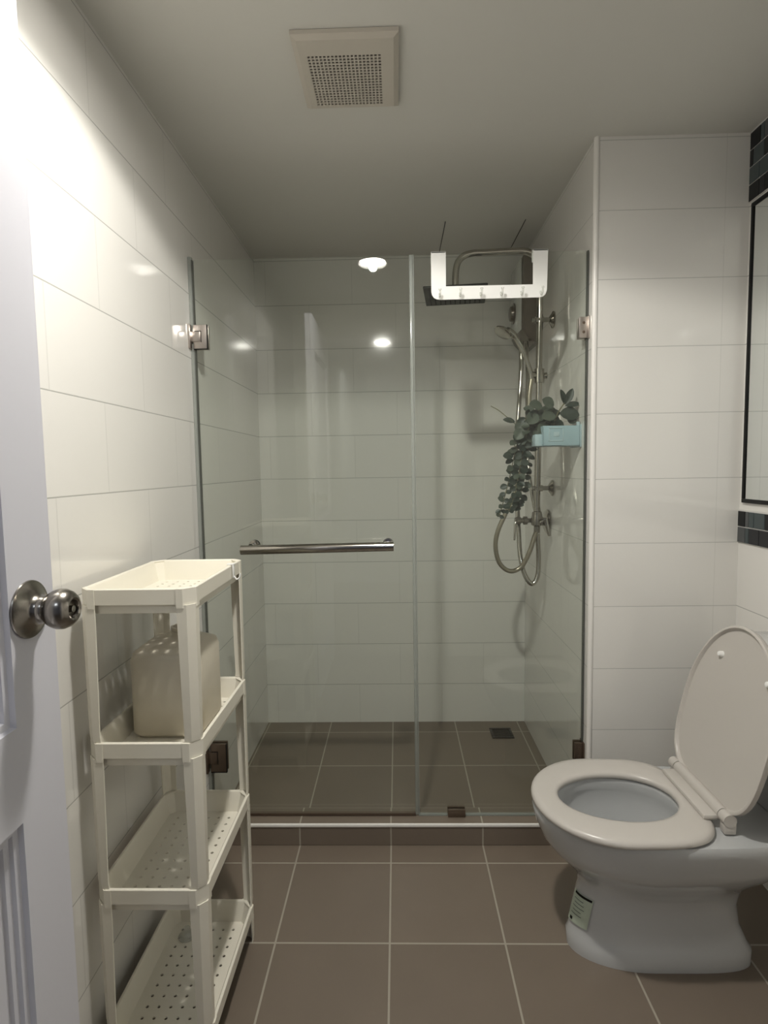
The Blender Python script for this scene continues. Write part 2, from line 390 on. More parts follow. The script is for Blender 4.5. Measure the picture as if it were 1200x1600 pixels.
obj('trim_ring', lathe(NB(), (LX, LY, ZC), (0, 0, 1), [(0.0, .0655), (-.004, .066), (-.005, .072), (-.003, .079), (0.0, .080)], 48), 'white_plastic', t)
obj('can', lathe(NB(), (LX, LY, ZC), (0, 0, 1), [(0.0, .0655), (.045, .060), (.05, 0)], 48), 'white_plastic', t)
obj('lens', lathe(NB(), (LX, LY, ZC), (0, 0, 1), [(.012, .062), (.008, .061), (.0068, .045), (.0062, 0)], 48), 'lamp_lens', t)

ld = bpy.data.lights.new('downlight_beam', 'SPOT'); ld.energy = SPOT; ld.color = (1.0, 0.965, 0.90); ld.spot_size = R(149); ld.spot_blend = 0.15; ld.shadow_soft_size = 0.020
lo = bpy.data.objects.new('downlight_beam', ld); C.objects.link(lo); lo.parent = t; lo.location = (0, 0, -0.015)

# ------------------------------------------------------------------ shower screen
YG = 0.05; G = .005
def hinge(t, xw, xg, zc, hh=.037, name='hinge', mat='bright_steel', sgn=1):
    """wall-to-glass hinge: plate on the wall, clamp plates on both faces of the glass, pivot block"""
    hb = NB(); x0, x1 = sorted((xw + sgn * .012, xg))
    for s in (-1, 1): box(hb, (x0, YG + s * G if s > 0 else YG - G - .009, zc - hh), (x1, YG + G + .009 if s > 0 else YG - G, zc + hh), .0012)
    h_ = obj(name, hb, mat, t)
    obj('wall_plate', box(NB(), (min(xw, xw + sgn * .006), YG - .028, zc - hh), (max(xw, xw + sgn * .006), YG + .028, zc + hh), .001), mat, h_)
    pb = NB(); box(pb, (min(xw + sgn * .004, xw + sgn * .034), YG - .0175, zc - hh * .42), (max(xw + sgn * .004, xw + sgn * .034), YG + .0175, zc + hh * .42), .0015)
    obj('pivot_block', pb, mat, h_)
    gb = NB(); xe = xw + sgn * .0355
    box(gb, (min(xe, xe + .002), YG - .0150, zc - hh * .46), (max(xe, xe + .002), YG - .0138, zc + hh * .46))
    box(gb, (x0 + .004 if sgn > 0 else xe, YG - .0150, zc + hh * .43), (xe + .002, YG - .0138, zc + hh * .48))
    box(gb, (x1, YG - .0152, zc - hh), (x1 + .0018, YG - .006, zc + hh)); box(gb, (x0, YG - .0152, zc - hh - .0018), (x1 + .0018, YG - .006, zc - hh))
    obj('gap_gasket', gb, 'black', h_)
    return h_
t = thing('glass_shower_door', 'clear hinged glass shower door with a horizontal steel bar handle', 'shower door', (-0.27, YG, 0.075))
obj('glass_pane', box(NB(), (-0.598, YG - G, .078), (0.083, YG + G, 1.893), .001), 'glass', t, smooth=False, label='clear greenish glass')
obj('side_seal', box(NB(), (0.0825, YG - .0065, .078), (0.0925, YG + .0065, 1.893), .002), 'seal', t, label='milky clear plastic edge seal')
bm = NB(); box(bm, (-0.611, YG - .007, .078), (-0.598, YG + .007, 1.903), .002)
obj('wall_seal', bm, 'seal', t, label='grey clear plastic edge seal')
obj('wall_gasket', box(NB(), (-0.5985, YG - .0075, .078), (-0.5955, YG + .0075, 1.893)), 'dark_gasket', t, smooth=False)
bm = NB(); box(bm, (-0.598, YG - .0055, .074), (0.083, YG + .0055, .082)); obj('bottom_seal', bm, 'bronze', t)
hinge(t, XL, -0.556, 1.656)
hinge(t, XL, -0.546, 0.280, .048, mat='bronze')
hb = NB(); zb, yb = .986, YG - G - .050
tube(hb, [(-0.460, yb, zb - .002), (0.022, yb, zb + .004)], .0150, 24)
hd = obj('bar_handle', hb, 'chrome', t, label='polished steel horizontal bar')
for xx in (-0.430, 0.004): obj('handle_post', lathe(NB(), (xx, YG - G, zb + .006), (0, -1, 0), [(0, 0), (0, .017), (.006, .017), (.007, .010), (.045, .010)], 24), 'chrome', hd)
for xx in (-0.430, 0.004): obj('handle_washer', lathe(NB(), (xx, YG + G, zb + .006), (0, 1, 0), [(0, 0), (0, .017), (.004, .017), (.006, .013), (.006, 0)], 24), 'chrome', hd)

t = thing('fixed_glass_panel', 'clear fixed glass panel to the right of the shower door', 'shower panel', (0.36, YG, 0.075))
obj('glass_pane', box(NB(), (0.095, YG - G, .076), (0.632, YG + G, 1.893), .001), 'glass', t, smooth=False, label='clear greenish glass')
obj('edge_seal', box(NB(), (0.0932, YG - .006, .076), (0.0962, YG + .006, 1.893)), 'seal', t, smooth=False)
for zc, mt_ in ((1.660, 'bright_steel'), (0.295, 'bronze')):
    b_ = NB(); box(b_, (0.606, YG - G - .008, zc - .032), (0.634, YG - G, zc + .032), .0012); box(b_, (0.606, YG + G, zc - .032), (0.634, YG + G + .008, zc + .032), .0012)
    br_ = obj('wall_bracket', b_, mt_, t)
    obj('bracket_plate', box(NB(), (0.632, YG - .020, zc - .034), (0.6364, YG + .020, zc + .034), .001), mt_, br_)
    for dz in (-.014, .014): obj('screw', lathe(NB(), (0.620, YG - G - .008, zc + dz), (0, -1, 0), [(0, 0), (0, .0045), (.001, .004), (.001, .0015), (.0002, 0)], 16), 'bronze', br_)
b_ = NB(); box(b_, (0.190, YG - G - .009, .0725), (0.248, YG - G, .098), .001); box(b_, (0.190, YG + G, .0725), (0.248, YG + G + .009, .098), .001); box(b_, (0.190, YG - G, .0725), (0.248, YG + G, .0762), .0)
obj('floor_bracket', b_, 'bronze', t)
obj('bottom_seal', box(NB(), (0.0932, YG - .0055, .0725), (0.189, YG + .0055, .0775)), 'seal', t, smooth=False)
obj('bottom_seal', box(NB(), (0.249, YG - .0055, .0725), (0.632, YG + .0055, .0775)), 'seal', t, smooth=False)

obj('wall_gasket', box(NB(), (0.6312, YG - .0065, .33), (0.6345, YG + .0065, 1.893)), 'dark_gasket', t, smooth=False)

# over-the-glass hook rack
t = thing('over_door_hook_rack', 'white U-shaped hook rack hung over the top of the fixed glass panel', 'hook rack', (0.33, YG, 1.895))
bm = NB(); yf = YG - G - .0015
outer = [(0.150, 1.899), (0.150, 1.778), (0.1525, 1.768), (0.158, 1.760), (0.167, 1.7555), (0.178, 1.754), (0.482, 1.7545), (0.494, 1.7565), (0.502, 1.763), (0.5065, 1.775), (0.5095, 1.899), (0.4635, 1.899), (0.4635, 1.794), (0.1955, 1.794), (0.1955, 1.899)]
V0 = [bm.verts.new((x, yf - .0022, z)) for x, z in outer]; V1 = [bm.verts.new((x, yf, z)) for x, z in outer]
bm.faces.new(V0); bm.faces.new(V1[::-1])
for k in range(len(outer)): bm.faces.new((V0[k], V0[(k + 1) % len(outer)], V1[(k + 1) % len(outer)], V1[k]))
obj('front_plate', bm, 'white_plastic', t, smooth=False)
for x0, x1 in ((0.150, 0.1955), (0.4635, 0.5095)):
    b_ = NB(); box(b_, (x0, yf - .0022, 1.8945), (x1, YG + G + .004, 1.899), .0008); box(b_, (x0, YG + G + .0012, 1.865), (x1, YG + G + .004, 1.899), .0008)
    obj('hanging_clip', b_, 'white_plastic', t)
for i, x in enumerate((0.175, 0.238, 0.302, 0.365, 0.427, 0.487)):
    b_ = NB(); tube(b_, smooth_path([(x, yf - .001, 1.772), (x, yf - .010, 1.762), (x, yf - .022, 1.760), (x, yf - .030, 1.766), (x, yf - .031, 1.774)], 5), .0032, 10)
    lathe(b_, (x, yf - .031, 1.774), (0, -.1, 1), [(0, .0032), (.002, .0045), (.005, .004), (.006, 0)], 12)
    obj('hook', b_, 'clear_plastic', t, label='small clear hook')

# ------------------------------------------------------------------ shower fittings on the alcove's right wall
BX, BY = 0.582, 0.44
t = thing('shower_column', 'chrome shower riser with overhead arm and square rain head', 'shower', (XS, BY, 1.02))
b_ = NB(); tube(b_, smooth_path([(BX - .006, BY, 1.055), (BX - .003, BY, 1.2), (BX, BY, 1.5), (BX + .003, BY, 1.9), (BX + .003, BY, 1.965), (BX - .012, BY, 2.012), (BX - .045, BY, 2.036), (BX - .10, BY, 2.040), (BX - .20, BY, 2.037), (0.335, BY, 2.036), (0.298, BY, 2.026), (0.276, BY, 2.002), (0.268, BY, 1.965), (0.266, BY, 1.905)], 8), .0125, 18)
obj('riser_pipe', b_, 'chrome', t)
b_ = NB(); box(b_, (0.150, 0.325, 1.880), (0.382, 0.557, 1.888), .003)
ROT = Matrix.Rotation(R(-6), 4, 'Z'); HC = Vector((0.266, 0.441, 0))
bmesh.ops.transform(b_, verts=b_.verts, matrix=Matrix.Translation(HC) @ ROT @ Matrix.Translation(-HC))
hd = obj('rain_head', b_, 'head_metal', t, label='flat dark square rain shower head')
obj('head_joint', lathe(NB(), (0.266, BY, 1.886), (0, 0, 1), [(0, 0), (0, .020), (.006, .018), (.010, .012), (.022, .013), (.030, .011), (.030, 0)], 24), 'chrome', hd)
b_ = NB()
for i in range(11):
    for j in range(11): lathe(b_, Vector((0.266, 0.441, 1.8805)) + ROT.to_3x3() @ Vector(((i - 5) * .019, (j - 5) * .019, 0)), (0, 0, -1), [(0, .003), (.0025, .002), (.0025, 0)], 6)
obj('nozzle_field', b_, 'black', hd)
for zc in (1.785, 1.148):
    b_ = NB(); tube(b_, [(BX - .026, BY, zc), (XS - .012, BY, zc)], .0085, 18)
    lathe(b_, (BX - .014, BY, zc), (1, 0, 0), [(0, .0), (0, .0125), (.030, .0125), (.030, 0)], 20)
    br_ = obj('wall_bracket', b_, 'chrome', t)
    obj('flange', lathe(NB(), (XS, BY, zc), (-1, 0, 0), [(0, .031), (.004, .031), (.006, .026), (.016, .012), (.016, 0)], 28), 'chrome', br_)
b_ = NB(); tube(b_, [(BX + .001, BY, 1.550), (BX + .001, BY, 1.602)], [.0200, .0200], 20); tube(b_, [(BX - .002, BY, 1.577), (BX - .034, BY - .012, 1.580)], [.011, .013], 16)
tube(b_, [(BX, BY, 1.577), (BX + .030, BY, 1.577)], [.009, .012], 16)
obj('slide_holder', b_, 'chrome', t)
b_ = NB(); vx = BX - .004
lathe(b_, (vx, BY, 1.060), (0, 0, -1), [(-.020, 0), (-.020, .011), (0, .014), (.004, .018), (.02, .020), (.035, .024), (.055, .022), (.060, .012), (.085, .012), (.087, 0)], 24)
tube(b_, [(vx, BY, 1.022), (XS - .010, .50, 1.010)], [.018, .016], 20)
vb = obj('mixer_body', b_, 'satin_steel', t)
obj('mixer_flange', lathe(NB(), (XS, .505, 1.010), (-1, 0, 0), [(0, .048), (.004, .050), (.008, .044), (.014, .030), (.014, 0)], 32), 'chrome', vb)
b_ = NB(); tube(b_, [(vx + .008, BY - .02, 1.020), (vx + .026, BY - .030, 1.030), (vx + .040, BY - .034, .965)], [.010, .008, .006], 14)
obj('mixer_lever', b_, 'chrome', vb)

# hand shower with its hose
t = thing('hand_shower', 'chrome hand shower clipped to the riser above the leaves', 'hand shower', (BX - .035, BY - .013, 1.58))
b_ = NB(); tube(b_, smooth_path([(BX - .032, BY - .016, 1.560), (BX - .036, BY - .018, 1.590), (0.520, BY - .022, 1.660), (0.492, BY - .024, 1.712), (0.470, BY - .025, 1.735), (0.452, BY - .025, 1.741)], 6), [.0085] * 12 + [.0105] * 8 + [.013] * 6 + [.015] * 5, 16)
obj('handle', b_, 'chrome', t)
lathe(b_ := NB(), (0.448, BY - .025, 1.748), (-.55, -.25, -.80), [(0, 0), (0, .014), (.006, .024), (.014, .033), (.020, .034), (.022, .030), (.0225, 0)], 32)
obj('spray_head', b_, 'chrome', t)
hosep = [(BX - .032, BY - .016, 1.562), (BX - .040, BY - .018, 1.50), (0.540, .42, 1.40), (0.534, .42, 1.303), (0.506, .42, 1.181), (0.458, .42, 1.066), (0.423, .42, .985), (0.414, .42, .922), (0.430, .42, .859), (0.470, .42, .828), (0.515, .42, .846), (0.547, .42, .908), (0.566, .43, .960), (BX - .004, BY, .985)]
obj('hose', tube(NB(), smooth_path(hosep, 8), .0088, 12), 'hose', t, label='ribbed steel hose hanging in a loop')

# water heater
t = thing('water_heater', 'slim instant water heater mounted on the shower wall behind the riser', 'water heater', (XS, .745, 1.92))
b_ = NB(); x0, x1, ya, yb_ = 0.562, XS, .635, .865
sec = []
for z, tp in ((2.105, .02), (2.100, .006), (2.09, 0), (1.80, 0), (1.775, .012), (1.752, .034), (1.745, .05)):
    sec.append([(x0 + tp, ya + .012, z), (x0 + tp + .006, ya, z), (x1, ya, z), (x1, yb_, z), (x0 + tp + .006, yb_, z), (x0 + tp, yb_ - .012, z)])
loft(b_, sec[::-1]); obj('body', b_, 'heater_side', t, label='brushed dark grey casing')
b_ = NB(); box(b_, (x0 - .004, ya + .014, 1.80), (x0 - .0002, yb_ - .014, 2.088), .0015); obj('front_cover', b_, 'heater_front', t, label='pale front cover')
obj('dial', lathe(NB(), (x0 - .004, .79, 1.90), (-1, 0, 0), [(0, .044), (.004, .044), (.006, .034), (.016, .031), (.018, .026), (.018, 0)], 32), 'heater_side', t, label='round dark control dial')
b_ = NB()
obj('inlet_pipe', tube(NB(), smooth_path([(0.560, .65, 1.752), (0.557, .64, 1.6), (0.530, .60, 1.3), (0.520, .53, 1.1), (0.517, .48, .95), (0.518, .45, .87), (0.532, .43, .805), (0.556, .42, .777), (0.578, .425, .808), (0.584, .435, .88), (0.580, .44, .970)], 8), .0092, 12), 'chrome', t, label='steel supply pipe looping below the mixer')
obj('outlet_pipe', tube(NB(), smooth_path([(0.585, .66, 1.752), (0.580, .62, 1.6), (0.566, .56, 1.3), (0.574, .52, 1.15), (0.588, .50, 1.04)], 8), .0075, 12), 'chrome', t, label='thin steel pipe')
t = thing('shutoff_valve', 'small chrome shutoff valve with a thin lever left of the mixer', 'valve', (0.53, .47, 1.02))
b_ = NB(); lathe(b_, (0.498, .468, 1.020), (1, 0, 0), [(0, 0), (0, .012), (.004, .015), (.022, .015), (.024, .010), (.032, .010), (.034, .0165), (.048, .0165), (.050, .009), (.075, .009), (.075, 0)], 24)
obj('valve_body', b_, 'satin_steel', t)
obj('lever', tube(NB(), [(0.502, .458, 1.022), (0.495, .448, 1.008), (0.492, .446, .945)], [.006, .0045, .0038], 12), 'chrome', t)

# soap caddy
t = thing('soap_caddy', 'pale blue plastic soap caddy on the shower wall below the leaves', 'soap caddy', (XS, .12, 1.30))
b_ = NB(); x0, x1, ya, yb_, z0, z1 = .512, XS - .004, .10, .205, 1.298, 1.364
w = .003
box(b_, (x0, ya, z0), (x1, ya + w, z1), .001); box(b_, (x0, yb_ - w, z0), (x1, yb_, z1), .001); box(b_, (x0, ya, z0), (x0 + w, yb_, z1), .001); box(b_, (x1 - w, ya, z0), (x1, yb_, z1), .001); box(b_, (x0, ya, z0), (x1, yb_, z0 + w), .001)
obj('tray', b_, 'blue_plastic', t)
b_ = NB(); box(b_, (.490, ya + .012, z0 + .001), (x0 + .001, yb_ - .01, z0 + .040), .003); obj('side_cup', b_, 'blue_plastic_pale', t)
b_ = NB(); cx, cz = .555, 1.336
for a, b in (((cx - .024, cz - .022), (cx + .024, cz - .019)), ((cx - .024, cz + .019), (cx + .024, cz + .022)), ((cx - .024, cz - .022), (cx - .021, cz + .022)), ((cx + .021, cz - .022), (cx + .024, cz + .022)), ((cx - .008, cz - .007), (cx + .010, cz + .008))):
    box(b_, (a[0], ya - .0015, a[1]), (b[0], ya + .001, b[1]), .0005)
obj('embossed_plate', b_, 'blue_plastic_pale', t)
b_ = NB(); box(b_, (x1 - .0005, ya - .002, z0 - .004), (XS, yb_, z1 + .004), .001); obj('wall_pad', b_, 'blue_plastic_pale', t)
lathe(b_ := NB(), (XS - .008, ya + .01, z1 + .012), (0, 0, -1), [(0, 0), (0, .006), (.012, .006), (.012, 0)], 14); obj('peg', b_, 'blue_plastic_pale', t)

# artificial trailing plant in the caddy
t = thing('artificial_trailing_plant', 'artificial eucalyptus spray trailing down from the blue soap caddy', 'plant', (0.53, .15, 1.37))
strands = [
    [(0.58, .16, 1.36), (0.53, .17, 1.42), (0.48, .18, 1.40), (0.455, .19, 1.34), (0.440, .20, 1.27), (0.425, .20, 1.20), (0.405, .20, 1.12), (0.388, .20, 1.06)],
    [(0.57, .15, 1.36), (0.52, .15, 1.40), (0.48, .16, 1.36), (0.462, .17, 1.28), (0.450, .18, 1.20), (0.438, .19, 1.13), (0.420, .19, 1.08)],
    [(0.57, .17, 1.36), (0.53, .19, 1.38), (0.50, .21, 1.34), (0.488, .22, 1.27), (0.478, .22, 1.19), (0.462, .22, 1.12), (0.445, .22, 1.08)],
]
stem = NB(); leaf = NB()
for s in strands: tube(stem, smooth_path(s, 6), .0016, 6)
tube(stem, smooth_path([(0.445, .19, 1.375), (0.415, .19, 1.400), (0.385, .19, 1.425), (0.358, .19, 1.440)], 4), .0015, 6)
tube(stem, smooth_path([(0.56, .15, 1.37), (0.572, .14, 1.41), (0.590, .13, 1.44)], 4), .002, 6)
obj('stem', stem, 'stem', t)
rn = random.Random(7)
def add_leaf(bm, p, d, nrm, L, Wd, mi, cup=.15):
    d = Vector(d).normalized(); nrm = Vector(nrm); nrm = (nrm - d * nrm.dot(d)).normalized(); s = d.cross(nrm); p = Vector(p)
    g = []
    for i, (u, w_) in enumerate(((0, .12), (.15, .62), (.4, .98), (.65, .95), (.87, .6), (1, .08))):
        r = []
        for v in (-1, -.5, 0, .5, 1):
            r.append(bm.verts.new(p + d * (u * L) + s * (v * w_ * Wd / 2) + nrm * (cup * L * (v * v * w_ * .6 - u * u * .8) + (0 if v else -.0006))))
        g.append(r)
    for i in range(5):
        for k in range(4):
            f = bm.faces.new((g[i][k], g[i][k + 1], g[i + 1][k + 1], g[i + 1][k])); f.material_index = mi
for si, s in enumerate(strands):
    P = smooth_path(s, 10); N = len(P)
    for i in range(3, N, 3):
        f = i / N; p = P[i]; big = (1 - f)
        for sd in (-1, 1):
            L = .019 + .024 * big + rn.uniform(-.003, .005)
            d = Vector((sd * rn.uniform(.5, 1), rn.uniform(-.9, .2), rn.uniform(-.7, .35)))
            nr = Vector((rn.uniform(-.6, .6), -1, rn.uniform(-.2, 1.0)))
            add_leaf(leaf, p, d, nr, L, L * rn.uniform(.75, .95), 0 if rn.random() < (.35 + .55 * f) else 1)
for p, d, nr, L, Wd, mi in (((.592, .13, 1.435), (.35, -.2, .8), (0, -1, .2), .055, .026, 0), ((.590, .13, 1.435), (-.25, -.2, .9), (0.2, -1, .1), .050, .020, 0), ((.592, .13, 1.430), (1, -.1, .15), (0, -1, .5), .050, .022, 0),
                            ((.575, .13, 1.405), (1, -.2, -.05), (0, -1, .4), .062, .050, 0), ((.600, .13, 1.385), (.6, -.3, -.1), (0, -1, .3), .030, .03, 0), ((.440, .19, 1.385), (-1, -.2, .25), (0, -1, .5), .042, .022, 0),
                            ((.52, .14, 1.43), (-.5, -.2, .1), (0, -1, .6), .048, .042, 1), ((.56, .13, 1.40), (-.8, -.3, -.1), (0, -1, .6), .05, .042, 1), ((.50, .14, 1.41), (-.4, -.3, -.5), (0.1, -1, .5), .05, .044, 1),
                            ((.54, .14, 1.37), (-.6, -.4, -.4), (0.2, -1, .7), .05, .044, 1), ((.50, .15, 1.36), (.4, -.4, -.8), (-.2, -1, .3), .045, .04, 1), ((.46, .16, 1.36), (-.5, -.3, -.7), (-.1, -1, .4), .045, .04, 1),
                            ((.435, .19, 1.27), (-1, -.2, .05), (0, -1, .5), .036, .030, 0), ((.555, .13, 1.43), (-.6, -.2, .35), (0, -1, .4), .046, .040, 1)):
    add_leaf(leaf, p, d, nr, L, Wd, mi)
obj('foliage', leaf, ['leaf', 'leaf_pale'], t, ang=80)

# floor drain
t = thing('floor_drain', 'small square dark floor drain in the shower corner', 'drain', (.504, .78, 0))
b_ = NB(); cx, cy = .504, .780
for a, b in (((-.05, -.05), (.05, -.038)), ((-.05, .038), (.05, .05)), ((-.05, -.038), (-.038, .038)), ((.038, -.038), (.05, .038))): box(b_, (cx + a[0], cy + a[1], .0002), (cx + b[0], cy + b[1], .004), .001)
obj('drain_frame', b_, 'drain_metal', t)
b_ = NB(); box(b_, (cx - .038, cy - .038, .0002), (cx + .038, cy + .038, .001), mi=1)
for k in range(6): box(b_, (cx - .038, cy - .034 + k * .0125, .001), (cx + .038, cy - .0275 + k * .0125, .003), mi=0)
obj('drain_grate', b_, ['drain_metal', 'dark_hole'], t)

# ------------------------------------------------------------------ mirror on the right wall
t = thing('wall_mirror', 'tall rectangular mirror in a thin black frame on the right wall', 'mirror', (XR, -.45, 1.55))
my0, my1, mz0, mz1, mx = -1.0, -.022, 1.114, 1.990, XR - .006
b_ = NB(); fw = .012
box(b_, (mx - .003, my0, mz0), (XR - .0005, my1, mz0 + fw), .001); box(b_, (mx - .003, my0, mz1 - fw), (XR - .0005, my1, mz1), .001)
box(b_, (mx - .003, my0, mz0 + fw), (XR - .0005, my0 + fw, mz1 - fw), .001); box(b_, (mx - .003, my1 - fw, mz0 + fw), (XR - .0005, my1, mz1 - fw), .001)
obj('mirror_frame', b_, 'black', t, label='thin black frame')
obj('mirror_glass', box(NB(), (mx, my0 + fw, mz0 + fw), (XR - .002, my1 - fw, mz1 - fw)), 'mirror_silver', t, smooth=False)

# ------------------------------------------------------------------ toilet
TY = -.375
def egg(x0, x1, hw, z, n=48, p=2.3, wide=.55, yc=TY, sq=0.0):
    """plan outline: nose at x0, back at x1, widest at fraction `wide`; the back end is blunter"""
    xm = x0 + (x1 - x0) * wide; out = []
    for k in range(n):
        a = 2 * pi * k / n; c_, s_ = cos(a), sin(a)
        if c_ <= 0: ex = 2 / 2.0; lx = xm - x0
        else: ex = 2 / (p + sq); lx = x1 - xm
        xx = xm + (abs(c_) ** ex) * (1 if c_ > 0 else -1) * lx
        ey = 2 / (2.0 if c_ <= 0 else p + sq)
        yy = yc + (abs(s_) ** ey) * (1 if s_ > 0 else -1) * hw
        out.append((xx, yy, z))
    return out
t = thing('toilet', 'white close-coupled toilet with its seat lid raised', 'toilet', (.70, TY, 0))
b_ = NB()
secs = [egg(.461, .905, .093, .0, p=4.5, wide=.42), egg(.459, .905, .094, .034, p=4.5, wide=.42), egg(.465, .896, .084, .046, p=4.5, wide=.42), egg(.470, .880, .077, .09, p=4, wide=.42),
        egg(.482, .875, .078, .14, p=3.6, wide=.40), egg(.489, .885, .084, .175, p=3.2, wide=.42), egg(.478, .905, .100, .205, p=3, wide=.42), egg(.448, .950, .125, .235, p=3, wide=.42),
        egg(.416, .995, .148, .268, p=3, wide=.42), egg(.394, 1.035, .164, .30, p=3, wide=.42), egg(.386, 1.055, .170, .322, p=3, wide=.42), egg(.381, 1.06, .1745, .332, p=3, wide=.42), egg(.375, 1.065, .178, .352, p=3, wide=.42), egg(.372, 1.068, .180, .368, p=3, wide=.42), egg(.377, 1.066, .176, .377, p=3, wide=.42)]
# open bowl inside the rim
inner = [egg(.430, .735, .112, .377, p=2.1, wide=.52), egg(.434, .730, .108, .368, p=2.1, wide=.52), egg(.425, .738, .116, .345, p=2.1, wide=.52), egg(.438, .728, .108, .300, p=2.1, wide=.52), egg(.485, .705, .085, .24, p=2.1, wide=.55), egg(.55, .69, .055, .185, p=2, wide=.5), egg(.57, .68, .045, .16, p=2, wide=.5)]
loft(b_, secs + inner, True, True)
bowl = obj('bowl', b_, 'porcelain', t, ang=50, label='white glazed bowl and pedestal')
b_ = NB(); loft(b_, [egg(.555, .688, .052, .184, p=2, wide=.5), egg(.555, .688, .052, .1845, p=2, wide=.5)]); obj('water', b_, 'clear_plastic', bowl)
# sticker on the pedestal's nose
b_ = NB()
def ped(ang, z, off):
    ring = {0: (.468, .078), 1: (.484, .079)}; tt = (z - .07) / .08
    x0 = .4665 + .0185 * tt; hw = .078
    xm = x0 + (.878 - x0) * .41; lx = xm - x0
    return (xm - cos(ang) * (lx + off), TY - sin(ang) * (hw + off), z)
def patch(bm, a0, a1, z0, z1, off, mi, na=6, nz=3):
    g = [[bm.verts.new(ped(a0 + (a1 - a0) * i / na, z0 + (z1 - z0) * j / nz, off)) for j in range(nz + 1)] for i in range(na + 1)]
    for i in range(na):
        for j in range(nz):
            f = bm.faces.new((g[i][j], g[i + 1][j], g[i + 1][j + 1], g[i][j + 1])); f.material_index = mi
patch(b_, .02, .62, .072, .150, .004, 0)
patch(b_, .10, .60, .143, .149, .0048, 1, 6, 1)
for k in range(5): patch(b_, .12 + .04 * (k % 2), .42 + .03 * (k % 3), .132 - k * .0095, .1335 - k * .0095, .0048, 2, 4, 1)
patch(b_, .12, .22, .076, .084, .0048, 1, 3, 1)
obj('energy_label_sticker', b_, ['sticker_paper', 'black', 'mosaic_teal'], bowl, label='small pale green paper label with dark print')
# seat ring
b_ = NB(); zt = .397
def seat_out(off, z): return egg(.371 + off, .776 - off, .1875 - off, z, p=3.6, wide=.47)
def seat_in(off, z): return egg(.437 - off, .728 + off, .104 + off, z, p=2.1, wide=.54)
rings = [seat_in(.004, .380), seat_out(.004, .380), seat_out(.0, .384), seat_out(.0005, .391), seat_out(.006, .397), seat_out(.018, .399), seat_in(.012, .399), seat_in(.003, .396), seat_in(0, .390), seat_in(.001, .383)]
V = [[b_.verts.new(p) for p in r] for r in rings]
for i in range(len(V)):
    A, B_ = V[i], V[(i + 1) % len(V)]
    for k in range(48): b_.faces.new((A[k], A[(k + 1) % 48], B_[(k + 1) % 48], B_[k]))
obj('seat', b_, 'seat_plastic', t, ang=50, label='warm white plastic seat ring')
# hinge barrel and deck caps
b_ = NB(); tube(b_, [(.790, TY - .105, .414), (.790, TY + .105, .414)], .0145, 20)
box(b_, (.745, TY - .105, .398), (.792, TY + .105, .411), .005)
hg = obj('seat_hinge', b_, 'seat_plastic', t)
for s in (-1, 1):
    b_ = NB(); tube(b_, [(.790, TY + s * .108, .414), (.790, TY + s * .134, .414)], .0150, 20); box(b_, (.779, TY + s * .121 - .012, .380), (.806, TY + s * .121 + .012, .412), .004)
    obj('hinge_knuckle', b_, 'seat_plastic', hg)
# raised lid
th = R(13.5); ax = Vector((sin(th), 0, cos(th))); nx_ = Vector((-cos(th), 0, sin(th))); P0 = Vector((.797, TY - .005, .408))
def lid_ring(off, d, n=56):
    out = []
    for k in range(n):
        a = 2 * pi * k / n; c_, s_ = cos(a), sin(a); sm = .20
        if c_ > 0: u = sm + (abs(c_) ** 1.0) * (.432 - sm - off); v = s_ * (.181 - off)
        else: u = sm - (abs(c_) ** .56) * (sm - off); v = (1 if s_ > 0 else -1) * abs(s_) ** .56 * (.181 - off)
        out.append(P0 + ax * u + Vector((0, v, 0)) + nx_ * d)
    return out
b_ = NB(); loft(b_, [lid_ring(.022, -.012), lid_ring(.008, -.010), lid_ring(.001, -.004), lid_ring(0, .008), lid_ring(.002, .0095), lid_ring(.006, .0095), lid_ring(.008, .007), lid_ring(.010, .0008), lid_ring(.016, 0)])
lid = obj('lid', b_, 'seat_plastic', t, ang=50, label='raised warm white lid leaning on the tank')
for u, v in ((.340, .074), (.333, -.120)):
    pb = P0 + ax * u + Vector((0, v, 0))
    obj('lid_bumper', lathe(NB(), pb, nx_, [(0, .0085), (.006, .0075), (.010, .006), (.012, 0)], 20), 'white_plastic', lid)
# tank
b_ = NB()
tk = []
for z, i_n in ((.372, .012), (.380, .004), (.42, .002), (.60, .0), (.735, -.004)):
    tk.append([(x, y, z) for x, y in ((.935 + i_n + .02, TY - .190 + i_n), (1.086, TY - .190 + i_n), (1.086, TY + .165 - i_n), (.935 + i_n + .02, TY + .165 - i_n), (.935 + i_n, TY + .145 - i_n), (.930 + i_n, TY), (.935 + i_n, TY - .170 + i_n))])
loft(b_, tk); obj('tank', b_, 'porcelain', t, ang=30)
b_ = NB(); box(b_, (.924, TY - .198, .7345), (1.089, TY + .172, .770), .010, 3); tl = obj('tank_lid', b_, 'porcelain', t)
obj('flush_button', lathe(NB(), (1.01, TY, .7695), (0, 0, 1), [(0, .024), (.003, .024), (.004, .021), (.0035, .019), (.0055, .018), (.006, 0)], 32), 'chrome', tl)

